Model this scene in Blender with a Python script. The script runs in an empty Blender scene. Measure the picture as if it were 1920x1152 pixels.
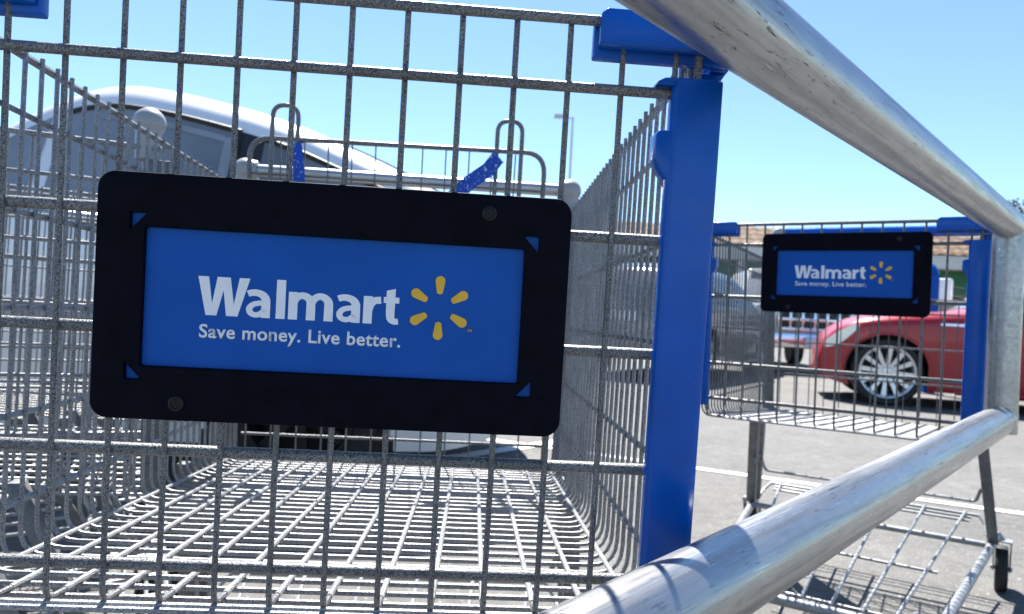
import bpy, bmesh, math, random
from mathutils import Vector, Matrix
random.seed(7)
PI = math.pi
R = math.radians
scene = bpy.context.scene
COL = scene.collection
CAMH = 0.685

# ------------------------------------------------------------------ mesh helpers
class MB:
    def __init__(self): self.v, self.f = [], []
    def add(self, vs, fs):
        b = len(self.v); self.v += [tuple(p) for p in vs]; self.f += [tuple(i + b for i in q) for q in fs]
    def box(self, c, s, rz=0.0, rx=0.0, ry=0.0):
        M = Matrix.Rotation(rz, 3, 'Z') @ Matrix.Rotation(ry, 3, 'Y') @ Matrix.Rotation(rx, 3, 'X')
        vs = [Vector(c) + M @ Vector((x*s[0]/2, y*s[1]/2, z*s[2]/2)) for x in (-1, 1) for y in (-1, 1) for z in (-1, 1)]
        self.add(vs, [(0,1,3,2),(4,6,7,5),(0,4,5,1),(2,3,7,6),(0,2,6,4),(1,5,7,3)])
    def tube(self, path, r, n=8, caps=True, closed=False):
        P = [Vector(p) for p in path]; m = len(P)
        rr = r if isinstance(r, (list, tuple)) else [r]*m
        T = []
        for i in range(m):
            if closed: t = P[(i+1) % m] - P[i-1]
            elif i == 0: t = P[1] - P[0]
            elif i == m-1: t = P[-1] - P[-2]
            else: t = (P[i+1]-P[i]).normalized() + (P[i]-P[i-1]).normalized()
            T.append(t.normalized())
        a = Vector((0, 0, 1)) if abs(T[0].z) < .9 else Vector((1, 0, 0))
        u = T[0].cross(a).normalized(); vs = []
        for i in range(m):
            u = (u - T[i]*u.dot(T[i])).normalized(); w = T[i].cross(u)
            for k in range(n):
                an = 2*PI*k/n; vs.append(P[i] + (u*math.cos(an) + w*math.sin(an))*rr[i])
        fs = []
        for i in range(m if closed else m-1):
            j = (i+1) % m
            for k in range(n):
                k2 = (k+1) % n; fs.append((i*n+k, i*n+k2, j*n+k2, j*n+k))
        if caps and not closed:
            fs.append(tuple(range(n-1, -1, -1))); fs.append(tuple((m-1)*n+k for k in range(n)))
        self.add(vs, fs)
    def lathe(self, prof, c=(0,0,0), n=24, axis='Z', flip=False):
        vs = []
        for (r, h) in prof:
            for k in range(n):
                a = 2*PI*k/n; x, y = r*math.cos(a), r*math.sin(a)
                p = {'Z': (x, y, h), 'Y': (x, h, y), 'X': (h, x, y)}[axis]
                vs.append((p[0]+c[0], p[1]+c[1], p[2]+c[2]))
        fs = []
        for i in range(len(prof)-1):
            for k in range(n):
                k2 = (k+1) % n; fs.append((i*n+k, i*n+k2, (i+1)*n+k2, (i+1)*n+k))
        self.add(vs, fs)
    def sphere(self, c, r, n=20, m=12, sc=(1,1,1)):
        vs = [(c[0], c[1], c[2]-r*sc[2])]; fs = []
        for i in range(1, m):
            t = -PI/2 + PI*i/m
            for k in range(n):
                a = 2*PI*k/n
                vs.append((c[0]+r*sc[0]*math.cos(t)*math.cos(a), c[1]+r*sc[1]*math.cos(t)*math.sin(a), c[2]+r*sc[2]*math.sin(t)))
        vs.append((c[0], c[1], c[2]+r*sc[2]))
        for k in range(n):
            k2 = (k+1) % n
            fs.append((0, 1+k2, 1+k)); fs.append((len(vs)-1, 1+(m-2)*n+k, 1+(m-2)*n+k2))
            for i in range(m-2): fs.append((1+i*n+k, 1+i*n+k2, 1+(i+1)*n+k2, 1+(i+1)*n+k))
        self.add(vs, fs)
    def prism(self, pts, fn0, fn1):
        n = len(pts)
        vs = [fn0(*p) for p in pts] + [fn1(*p) for p in pts]
        fs = [tuple(range(n)), tuple(range(2*n-1, n-1, -1))]
        for i in range(n):
            j = (i+1) % n; fs.append((j, i, n+i, n+j))
        self.add(vs, fs)
    def grid(self, rows):
        n = len(rows[0]); vs = [p for r in rows for p in r]
        self.add(vs, [(i*n+k, i*n+k+1, (i+1)*n+k+1, (i+1)*n+k) for i in range(len(rows)-1) for k in range(n-1)])
    def mesh(self, name, m, bevel=0.0, seg=2, smooth=True, angle=38):
        me = bpy.data.meshes.new(name); me.from_pydata([tuple(p) for p in self.v], [], self.f)
        bm = bmesh.new(); bm.from_mesh(me)
        bmesh.ops.recalc_face_normals(bm, faces=bm.faces)
        if bevel:
            ed = [e for e in bm.edges if len(e.link_faces) == 2 and e.calc_face_angle(0) > R(28)]
            bmesh.ops.bevel(bm, geom=ed, offset=bevel, segments=seg, profile=.5, affect='EDGES', clamp_overlap=True)
        bm.to_mesh(me); bm.free()
        if smooth:
            me.polygons.foreach_set('use_smooth', [True]*len(me.polygons)); me.set_sharp_from_angle(angle=R(angle))
        me.materials.append(m); return me
    def build(self, name, m, parent=None, **k):
        return link(name, self.mesh(name, m, **k), parent)

def link(name, me, parent=None):
    o = bpy.data.objects.new(name, me); COL.objects.link(o)
    if parent is not None: o.parent = parent
    return o
def empty(name, loc=(0,0,0), rz=0.0):
    o = bpy.data.objects.new(name, None); COL.objects.link(o); o.location = loc; o.rotation_euler = (0,0,rz)
    o.empty_display_size = .1; return o
def tag(o, label=None, cat=None, group=None, kind=None):
    if label: o['label'] = label
    if cat: o['category'] = cat
    if group: o['group'] = group
    if kind: o['kind'] = kind
    return o
def copy_tree(o, parent=None):
    c = o.copy(); COL.objects.link(c)
    if parent is not None: c.parent = parent
    for ch in [x for x in o.children]: copy_tree(ch, c)
    return c
def fillet(pts, r, n=5):
    P = [Vector(p) for p in pts]; out = [P[0]]
    for i in range(1, len(P)-1):
        a, b, c = P[i-1], P[i], P[i+1]; d1 = (a-b).normalized(); d2 = (c-b).normalized()
        ang = d1.angle(d2); t = min(r/math.tan(ang/2), (a-b).length*.49, (c-b).length*.49)
        p, q = b + d1*t, b + d2*t
        for k in range(n+1):
            s = k/n; out.append(p*(1-s)**2 + b*2*s*(1-s) + q*s*s)
    out.append(P[-1]); return out
def lerp(a, b, t): return a + (b-a)*t
def catmull(ctrl, x):
    c = ctrl
    if x <= c[0][0]: return c[0][1]
    if x >= c[-1][0]: return c[-1][1]
    for i in range(len(c)-1):
        if x <= c[i+1][0]:
            x0, y0 = c[i]; x1, y1 = c[i+1]; h = x1-x0; t = (x-x0)/h
            m0 = (y1-c[i-1][1])/(x1-c[i-1][0]) if i > 0 else (y1-y0)/h
            m1 = (c[i+2][1]-y0)/(c[i+2][0]-x0) if i+2 < len(c) else (y1-y0)/h
            return (2*t**3-3*t*t+1)*y0 + (t**3-2*t*t+t)*h*m0 + (-2*t**3+3*t*t)*y1 + (t**3-t*t)*h*m1

# ------------------------------------------------------------------ materials
def new_mat(name):
    m = bpy.data.materials.new(name); m.use_nodes = True
    nt = m.node_tree; b = nt.nodes['Principled BSDF']; return m, nt, b
def nd(nt, t, **k):
    n = nt.nodes.new(t)
    for a, v in k.items(): setattr(n, a, v)
    return n
def noise(nt, scale, detail=3, rough=.5, vec=None, stretch=None):
    n = nd(nt, 'ShaderNodeTexNoise'); n.inputs['Scale'].default_value = scale
    n.inputs['Detail'].default_value = detail; n.inputs['Roughness'].default_value = rough
    tc = nd(nt, 'ShaderNodeTexCoord'); src = tc.outputs['Object']
    if stretch:
        mp = nd(nt, 'ShaderNodeMapping'); mp.inputs['Scale'].default_value = stretch
        if vec: mp.inputs['Rotation'].default_value = vec
        nt.links.new(src, mp.inputs[0]); src = mp.outputs[0]
    nt.links.new(src, n.inputs['Vector']); return n
def ramp(nt, src, stops):
    r = nd(nt, 'ShaderNodeValToRGB'); e = r.color_ramp.elements
    while len(e) > 1: e.remove(e[-1])
    e[0].position = stops[0][0]; e[0].color = (*stops[0][1], 1)
    for p, c in stops[1:]: x = e.new(p); x.color = (*c, 1)
    nt.links.new(src, r.inputs[0]); return r
def bump(nt, b, src, strength, dist=.001):
    bn = nd(nt, 'ShaderNodeBump'); bn.inputs['Strength'].default_value = strength; bn.inputs['Distance'].default_value = dist
    nt.links.new(src, bn.inputs['Height']); nt.links.new(bn.outputs[0], b.inputs['Normal']); return bn
def mixc(nt, fac, a, b_, mode='MIX'):
    m = nd(nt, 'ShaderNodeMix', data_type='RGBA', blend_type=mode)
    if hasattr(fac, 'links'): nt.links.new(fac, m.inputs[0])
    else: m.inputs[0].default_value = fac
    for i, s in ((6, a), (7, b_)):
        if hasattr(s, 'links'): nt.links.new(s, m.inputs[i])
        else: m.inputs[i].default_value = (*s, 1)
    return m.outputs[2]
def simple(name, col, rough=.5, metal=0.0, var=.12, scale=40, bmp=0.0, bscale=200, coat=0.0, spec=.5):
    m, nt, b = new_mat(name)
    n = noise(nt, scale, 4); lo = tuple(c*(1-var) for c in col); hi = tuple(min(1, c*(1+var)) for c in col)
    r = ramp(nt, n.outputs['Fac'], [(.3, lo), (.7, hi)]); nt.links.new(r.outputs[0], b.inputs['Base Color'])
    b.inputs['Roughness'].default_value = rough; b.inputs['Metallic'].default_value = metal
    b.inputs['Coat Weight'].default_value = coat; b.inputs['Specular IOR Level'].default_value = spec
    if bmp: bump(nt, b, noise(nt, bscale, 3).outputs['Fac'], bmp)
    return m

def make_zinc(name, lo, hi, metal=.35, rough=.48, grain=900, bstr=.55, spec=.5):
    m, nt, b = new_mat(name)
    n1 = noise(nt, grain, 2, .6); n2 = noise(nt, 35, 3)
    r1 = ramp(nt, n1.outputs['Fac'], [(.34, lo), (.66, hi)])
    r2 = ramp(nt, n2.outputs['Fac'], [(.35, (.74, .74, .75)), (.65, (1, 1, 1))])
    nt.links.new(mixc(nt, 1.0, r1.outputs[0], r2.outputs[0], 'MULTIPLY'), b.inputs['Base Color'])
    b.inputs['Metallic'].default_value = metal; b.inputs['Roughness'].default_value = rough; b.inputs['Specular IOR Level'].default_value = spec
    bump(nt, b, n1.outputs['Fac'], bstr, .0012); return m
M = {}
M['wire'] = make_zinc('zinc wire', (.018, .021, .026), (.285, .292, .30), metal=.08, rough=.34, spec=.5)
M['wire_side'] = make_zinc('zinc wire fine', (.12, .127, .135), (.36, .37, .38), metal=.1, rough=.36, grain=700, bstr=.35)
M['wire_floor_lit'] = make_zinc('zinc wire floor lit', (.10, .105, .112), (.50, .51, .52), metal=.1, rough=.34, grain=900, bstr=.5)  # same zinc as the nose wire, sunlit whiteness put into a paler colour
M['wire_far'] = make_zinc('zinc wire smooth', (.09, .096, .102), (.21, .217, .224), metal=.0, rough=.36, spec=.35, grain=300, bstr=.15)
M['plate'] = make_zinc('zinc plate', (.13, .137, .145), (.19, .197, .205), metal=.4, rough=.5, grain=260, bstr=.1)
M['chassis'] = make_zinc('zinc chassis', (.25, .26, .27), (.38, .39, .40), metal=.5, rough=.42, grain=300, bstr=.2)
M['gplastic'] = simple('grey plastic', (.30, .31, .32), .36, 0, .06, 30)
M['gtube'] = simple('chrome tube', (.42, .43, .44), .3, .8, .05, 30)
M['bplastic'] = simple('blue plastic', (.0, .078, .40), .22, 0, .14, 18, .05, 45, spec=.28)
M['black'] = simple('black plastic', (.0025, .003, .008), .6, 0, .3, 60, .08, 900, spec=.06)
M['signblue'] = simple('sign blue', (.004, .082, .385), .42, 0, .05, 20, spec=.15)
for k_ in ('signblue', 'bplastic'):
    nt_ = M[k_].node_tree; b_ = nt_.nodes['Principled BSDF']; q_ = noise(nt_, 55, 5, .7); r0_ = b_.inputs['Roughness'].default_value
    nt_.links.new(ramp(nt_, q_.outputs['Fac'], [(.35, (r0_*.8,)*3), (.68, (min(1, r0_*1.35),)*3)]).outputs[0], b_.inputs['Roughness'])
M['signwhite'] = simple('sign white', (.76, .80, .86), .5, 0, .03, 200)
M['signyellow'] = simple('sign yellow', (.72, .42, .025), .5, 0, .04, 200)
M['rubber'] = simple('black rubber', (.012, .012, .013), .7, 0, .3, 60)
M['darkmetal'] = simple('dark metal', (.006, .006, .008), .5, .0, .3, 300, spec=.3)
# strap : blue webbing with worn white marks
m, nt, b = new_mat('strap webbing')
n = noise(nt, 330, 2, .4, stretch=(1, 1, .6)); r = ramp(nt, n.outputs['Fac'], [(.63, (.006, .062, .38)), (.66, (.40, .47, .70))])
nt.links.new(r.outputs[0], b.inputs['Base Color']); b.inputs['Roughness'].default_value = .75
bump(nt, b, noise(nt, 900, 1).outputs['Fac'], .3); M['strap'] = m
# galvanised pipe with long streaks, scuffs and spangle ; local X is the pipe axis
m, nt, b = new_mat('galvanised pipe')
s1 = noise(nt, 130, 6, .7, stretch=(.03, 1, 1)); s2 = noise(nt, 26, 5, .62); s3 = noise(nt, 330, 4, .7, vec=(.2, .5, .4), stretch=(.13, 1, 1)); s5 = noise(nt, 9, 3, .6); s4 = noise(nt, 420, 2, .5, vec=(.5, -.3, 1.0), stretch=(.07, 1.2, 1.2))
a1 = ramp(nt, s1.outputs['Fac'], [(.30, (.30, .304, .31)), (.44, (.365, .37, .377)), (.5, (.42, .425, .433)), (.56, (.375, .38, .387)), (.70, (.47, .475, .484))])
a2 = ramp(nt, s2.outputs['Fac'], [(.3, (.87, .87, .87)), (.62, (1, 1, 1))])
a3 = ramp(nt, s3.outputs['Fac'], [(.35, (.2, .2, .2)), (.40, (1, 1, 1))])
a4 = ramp(nt, s4.outputs['Fac'], [(.70, (0, 0, 0)), (.74, (.8, .8, .8))])
c = mixc(nt, 1.0, a1.outputs[0], a2.outputs[0], 'MULTIPLY'); a5 = ramp(nt, s5.outputs['Fac'], [(.42, (.15,)*3), (.62, (1,)*3)]); c = mixc(nt, a5.outputs[0], c, mixc(nt, 1.0, c, a3.outputs[0], 'MULTIPLY'))
c = mixc(nt, a4.outputs[0], c, (.58, .59, .60)); nt.links.new(c, b.inputs['Base Color'])
b.inputs['Metallic'].default_value = .9
rr = ramp(nt, s1.outputs['Fac'], [(.35, (.42,)*3), (.65, (.24,)*3)]); nt.links.new(rr.outputs[0], b.inputs['Roughness'])
bump(nt, b, s1.outputs['Fac'], .25, .001); M['pipe'] = m
# asphalt
m, nt, b = new_mat('worn asphalt')
n1 = noise(nt, 150, 4, .75); n2 = noise(nt, 1.3, 6, .7); n3 = noise(nt, 70, 2, .5)
a1 = ramp(nt, n1.outputs['Fac'], [(.28, (.043, .042, .041)), (.5, (.112, .110, .107)), (.72, (.19, .186, .182))])
a2 = ramp(nt, n2.outputs['Fac'], [(.3, (.72, .72, .72)), (.7, (1.1, 1.09, 1.08))])
a3 = ramp(nt, n3.outputs['Fac'], [(.66, (0, 0, 0)), (.71, (1, 1, 1))])
n4 = noise(nt, 14, 6, .75); a4 = ramp(nt, n4.outputs['Fac'], [(.32, (.70, .70, .70)), (.5, (1, 1, 1)), (.68, (1.2, 1.2, 1.18))])
c = mixc(nt, 1.0, a1.outputs[0], a2.outputs[0], 'MULTIPLY'); c = mixc(nt, 1.0, c, a4.outputs[0], 'MULTIPLY'); c = mixc(nt, a3.outputs[0], c, (.30, .295, .285))
nt.links.new(c, b.inputs['Base Color']); b.inputs['Roughness'].default_value = .9; bump(nt, b, n1.outputs['Fac'], .6, .004); M['asphalt'] = m
m, nt, b = new_mat('road paint')
n1 = noise(nt, 25, 5, .7); a1 = ramp(nt, n1.outputs['Fac'], [(.33, (.28, .28, .27)), (.43, (.70, .70, .69))])
nt.links.new(a1.outputs[0], b.inputs['Base Color']); b.inputs['Roughness'].default_value = .8; M['paint'] = m
def carpaint(name, col):
    m = simple(name, col, .35, .15, .04, 8, coat=1.0); m.node_tree.nodes['Principled BSDF'].inputs['Coat Roughness'].default_value = .06; return m
M['carwhite'] = carpaint('white car paint', (.80, .80, .81)); M['carred'] = carpaint('red car paint', (.29, .003, .014)); M['carred'].node_tree.nodes['Principled BSDF'].inputs['Coat Weight'].default_value = .38
M['cardark'] = carpaint('dark car paint', (.12, .128, .145)); M['truckwhite'] = carpaint('truck paint', (.72, .72, .73))
M['glass'] = simple('tinted glass', (.105, .115, .145), .1, 0, .1, 3, spec=.6)
M['paleglass'] = simple('pale sky-veiled glass', (.19, .215, .25), .12, 0, .4, 1.6, spec=.6)  # reflected sky and a dirty veil put into the pale, uneven base colour
M['edge_strip'] = simple('pale edge strip', (.24, .27, .30), .3, 0, .2, 3)  # pale grey for the strip along the hatchback window edges
M['chrome'] = simple('chrome', (.72, .72, .74), .14, 1, .05, 20)
M['rim'] = simple('alloy rim', (.62, .63, .66), .28, .7, .05, 20)
M['lampclear'] = simple('headlamp', (.80, .79, .72), .15, .1, .06, 12, coat=.6)
M['lampred'] = simple('tail lamp', (.45, .012, .012), .2, 0, .1, 12, coat=.6)
M['trim'] = simple('black trim', (.015, .015, .016), .55, 0, .2, 30)
M['numplate'] = simple('number plate', (.62, .64, .68), .5, 0, .12, 26)
M['stucco'] = simple('white stucco', (.66, .65, .62), .9, 0, .06, 3, .2, 40)
M['awning'] = simple('green canopy', (.05, .16, .07), .8, 0, .15, 2)
M['shopglass'] = simple('shop glass', (.03, .045, .04), .1, 0, .2, .5)
M['lamppost'] = simple('lamp post paint', (.5, .54, .62), .5, .0, .05, 5)
m, nt, b = new_mat('terracotta tiles')
n1 = noise(nt, 1.6, 4); n2 = noise(nt, 3.5, 2, stretch=(1, 1, 3))
a1 = ramp(nt, n2.outputs['Fac'], [(.3, (.055, .030, .017)), (.5, (.13, .075, .043)), (.7, (.21, .13, .08))])
nt.links.new(a1.outputs[0], b.inputs['Base Color']); b.inputs['Roughness'].default_value = .85; M['tile'] = m
M['leaf'] = simple('leaf', (.05, .085, .03), .6, 0, .4, 1.5); M['bark'] = simple('bark', (.12, .09, .065), .9, 0, .3, 12, .5, 30)

# ------------------------------------------------------------------ shopping carts
SP = .038
def bezier_text(name, body, size, offset, m, parent, x0, x1, z0, fn, spacing=1.0, height=None):
    cu = bpy.data.curves.new(name, 'FONT'); cu.body = body; cu.size = size; cu.offset = offset; cu.extrude = 0; cu.space_character = spacing
    cu.resolution_u = 5
    o = bpy.data.objects.new(name + '_tmp', cu); COL.objects.link(o)
    dg = bpy.context.evaluated_depsgraph_get(); dg.update()
    me = bpy.data.meshes.new_from_object(o.evaluated_get(dg)); bpy.data.objects.remove(o)
    xs = [v.co.x for v in me.vertices]; a, b_ = min(xs), max(xs)
    sx = (x1-x0)/(b_-a); hy = max(v.co.y for v in me.vertices); sy = (height/hy) if height else sx
    flat = []
    for v in me.vertices: flat.append((x0 + (v.co.x-a)*sx, z0 + v.co.y*sy))
    bm = bmesh.new(); bm.from_mesh(me); bmesh.ops.remove_doubles(bm, verts=bm.verts, dist=1e-6)
    for v in bm.verts: v.co = Vector((x0 + (v.co.x-a)*sx, 0, z0 + v.co.y*sy))
    r = bmesh.ops.extrude_face_region(bm, geom=bm.faces[:])
    for g in r['geom']:
        if isinstance(g, bmesh.types.BMVert): g.co.y = 1.0
    for v in bm.verts: v.co = fn(v.co.x, v.co.z, .0004*(1-v.co.y) - .0001)
    bmesh.ops.recalc_face_normals(bm, faces=bm.faces)
    bm.to_mesh(me); bm.free(); me.materials.clear(); me.materials.append(m)
    return link(name, me, parent)

def smooth_path(pts, n=5):
    out = []
    for i in range(len(pts)-1):
        p0 = pts[max(0, i-1)]; p1 = pts[i]; p2 = pts[i+1]; p3 = pts[min(len(pts)-1, i+2)]
        for k in range(n):
            t = k/n
            out.append(tuple(.5*(2*b_ + (c-a)*t + (2*a-5*b_+4*c-d)*t*t + (3*b_-a-3*c+d)*t**3) for a, b_, c, d in zip(p0, p1, p2, p3)))
    return out + [pts[-1]]
def stroke_word(parent, lf):
    # bold humanist letters drawn as strokes ; unit = 1/378 of the word width, caps are 87 high
    pieces = []
    def poly(p): pieces.append(p)
    def rect(a, b_, c, d): poly([(a, c), (b_, c), (b_, d), (a, d)])
    def stroke(pts, w, w1=None):
        P = smooth_path(pts); n = len(P); lft, rgt = [], []
        for i, (x, y) in enumerate(P):
            a, b_ = P[max(0, i-1)], P[min(n-1, i+1)]; dx, dy = b_[0]-a[0], b_[1]-a[1]; l = math.hypot(dx, dy) or 1
            ww = lerp(w, w1 if w1 else w, i/(n-1))/2; lft.append((x-dy/l*ww, y+dx/l*ww)); rgt.append((x+dy/l*ww, y-dx/l*ww))
        for i in range(n-1): poly([lft[i], lft[i+1], rgt[i+1], rgt[i]])
    poly([(0, 87), (19.5, 87), (27, 26), (36, 0), (16, 0)])
    poly([(27, 26), (35.5, 87), (47.5, 87), (47.5, 58), (36, 0)]); poly([(47.5, 87), (59.5, 87), (67.5, 26), (54, 0), (47.5, 58)])
    poly([(67.5, 26), (76.5, 87), (96, 87), (75, 0), (54, 0)])
    for ox in (88, 257):
        stroke([(ox+5, 53), (ox+14, 56), (ox+24, 55.5), (ox+33, 51), (ox+38, 43), (ox+38.7, 34), (ox+38.7, 0)], 14, 17)
        stroke([(ox+38, 33.5), (ox+27, 33), (ox+15, 29), (ox+8.5, 20), (ox+11, 10), (ox+20, 6), (ox+29, 9), (ox+37, 17)], 11.5, 12)
    rect(146, 163, 0, 88)
    rect(169, 186, 0, 62.5)
    for x0 in (177.5, 211):
        stroke([(x0+1, 38), (x0+6, 49), (x0+15, 55), (x0+25, 53), (x0+32, 45), (x0+33.5, 34), (x0+33.5, 0)], 14, 17)
    rect(310, 327, 0, 62.5); stroke([(320, 30), (323, 43), (331, 52.5), (343, 54.5)], 15, 16)
    poly([(353, 49), (370, 49), (370, 82), (353, 77)]); stroke([(361.5, 50), (361.5, 22), (363.5, 12), (369.5, 7.5), (377, 8)], 17, 13); rect(348, 353, 49, 62.5); rect(370, 377.5, 49, 62.5)
    k_ = .1360/378; mb = MB()
    for j, p in enumerate(pieces):
        o = .0003 + .000004*(j % 9)
        mb.prism([(-.0925 + x*k_, -.0105 + y*k_*.84) for x, y in p], lambda x, z: lf(x, z, o), lambda x, z: lf(x, z, -.0001))
    mb.build('sign_lettering', M['signwhite'], parent, smooth=False)

def rrect(x0, x1, z0, z1, r, n=6):
    pts = []
    for cx, cz, a0 in ((x1-r, z1-r, 0), (x0+r, z1-r, 90), (x0+r, z0+r, 180), (x1-r, z0+r, 270)):
        for k in range(n+1):
            a = R(a0 + 90*k/n); pts.append((cx + r*math.cos(a), cz + r*math.sin(a)))
    return pts

def make_sign(root, fn):
    """fn(x, z, off) -> cart local point; x across, z up from the sign centre, off towards the viewer"""
    W, Hh, fr = .158, .0818, .0120
    ix, iz = .1288, .0478
    # frame : filled 2D curve with a window and four corner cut-outs, given real depth
    cu = bpy.data.curves.new('sign_frame', 'CURVE'); cu.dimensions = '2D'; cu.fill_mode = 'BOTH'; cu.extrude = .0048; cu.bevel_depth = .0011; cu.bevel_resolution = 2
    def spl(pts):
        s = cu.splines.new('POLY'); s.points.add(len(pts)-1); s.use_cyclic_u = True
        for p, q in zip(s.points, pts): p.co = (q[0], q[1], 0, 1)
    spl(rrect(-W, W, -Hh, Hh, .0105)); spl(rrect(-ix, ix, -iz, iz, .003))
    for sx in (-1, 1):
        for sz in (-1, 1):
            cx, cz = sx*(ix+.0098), sz*(iz+.0092); spl([(cx, cz), (cx - sx*.0145, cz), (cx, cz - sz*.0155)])
    o = bpy.data.objects.new('tmp', cu); COL.objects.link(o); dg = bpy.context.evaluated_depsgraph_get(); dg.update()
    me = bpy.data.meshes.new_from_object(o.evaluated_get(dg)); bpy.data.objects.remove(o); me.name = 'sign_frame'
    for v in me.vertices: v.co = fn(v.co.x, v.co.y, v.co.z + fr/2)
    bm = bmesh.new(); bm.from_mesh(me); bmesh.ops.remove_doubles(bm, verts=bm.verts, dist=1e-5); bmesh.ops.recalc_face_normals(bm, faces=bm.faces); bm.to_mesh(me); bm.free()
    me.polygons.foreach_set('use_smooth', [True]*len(me.polygons)); me.set_sharp_from_angle(angle=R(35))
    me.materials.clear(); me.materials.append(M['black']); frame = link('sign_frame', me, root)
    mb = MB(); mb.prism(rrect(-ix-.013, ix+.013, -iz-.013, iz+.013, .003, 3), lambda x, z: fn(x, z, .0072), lambda x, z: fn(x, z, .0055))
    mb.build('sign_panel', M['signblue'], frame, smooth=False)
    mb = MB(); mb.prism(rrect(-.078, .150, -Hh+.004, Hh-.006, .006, 3), lambda x, z: fn(x, z, -.0095), lambda x, z: fn(x, z, -.026))
    mb.build('shade_plate', M['black'], frame, bevel=.001)  # unseen plate added behind the wires, sized to shade the row below the sign
    lf = lambda x, z, off: fn(x, z, .0074 + off)
    stroke_word(frame, lf)
    bezier_text('sign_tagline', 'Save money. Live better.', 1, .019, M['signwhite'], frame, -.0905, .0455, -.0258, lf, 1.05)
    bezier_text('service_mark', 'SM', 1, .01, M['signyellow'], frame, .0915, .0945, -.0125, lf)
    mb = MB()
    for k in range(6):
        a = R(90 + 60*k); ca, sa = math.cos(a), math.sin(a); pts = []
        r0, r1, w0, w1 = .0088, .0222, .0021, .0034
        for j in range(9):
            t = R(-90 + 180*j/8); pts.append((r1 - w1 + w1*math.cos(t)*1.0, w1*math.sin(t)))
        for j in range(7):
            t = R(90 + 180*j/6); pts.append((r0 + w0 + w0*.6*math.cos(t), w0*math.sin(t)))
        pts = [(.0709 + u*ca - v*sa, .0028 + u*sa + v*ca) for u, v in pts]
        mb.prism(pts, lambda x, z: lf(x, z, .0003), lambda x, z: lf(x, z, -.0001))
    mb.build('spark_emblem', M['signyellow'], frame, smooth=False)
    for (sx, sz) in ((.1020, .0696), (-.1021, -.0712)):
        mb = MB(); ring = []
        for (r_, off) in ((.0052, .0119), (.0052, .0127), (.0044, .0134), (.0034, .0136), (.003, .0128), (.0005, .0127)):
            ring.append([fn(sx + r_*math.cos(2*PI*k/18), sz + r_*math.sin(2*PI*k/18), off) for k in range(19)])
        mb.grid(ring)
        for a in (.4, .4+PI/2):
            mb.prism([(sx+u*math.cos(a)-v*math.sin(a), sz+u*math.sin(a)+v*math.cos(a)) for u, v in ((-.0026,-.0005),(.0026,-.0005),(.0026,.0005),(-.0026,.0005))], lambda x, z: fn(x, z, .0134), lambda x, z: fn(x, z, .0127))
        mb.build('screw', M['darkmetal'], frame)
    return frame

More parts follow.
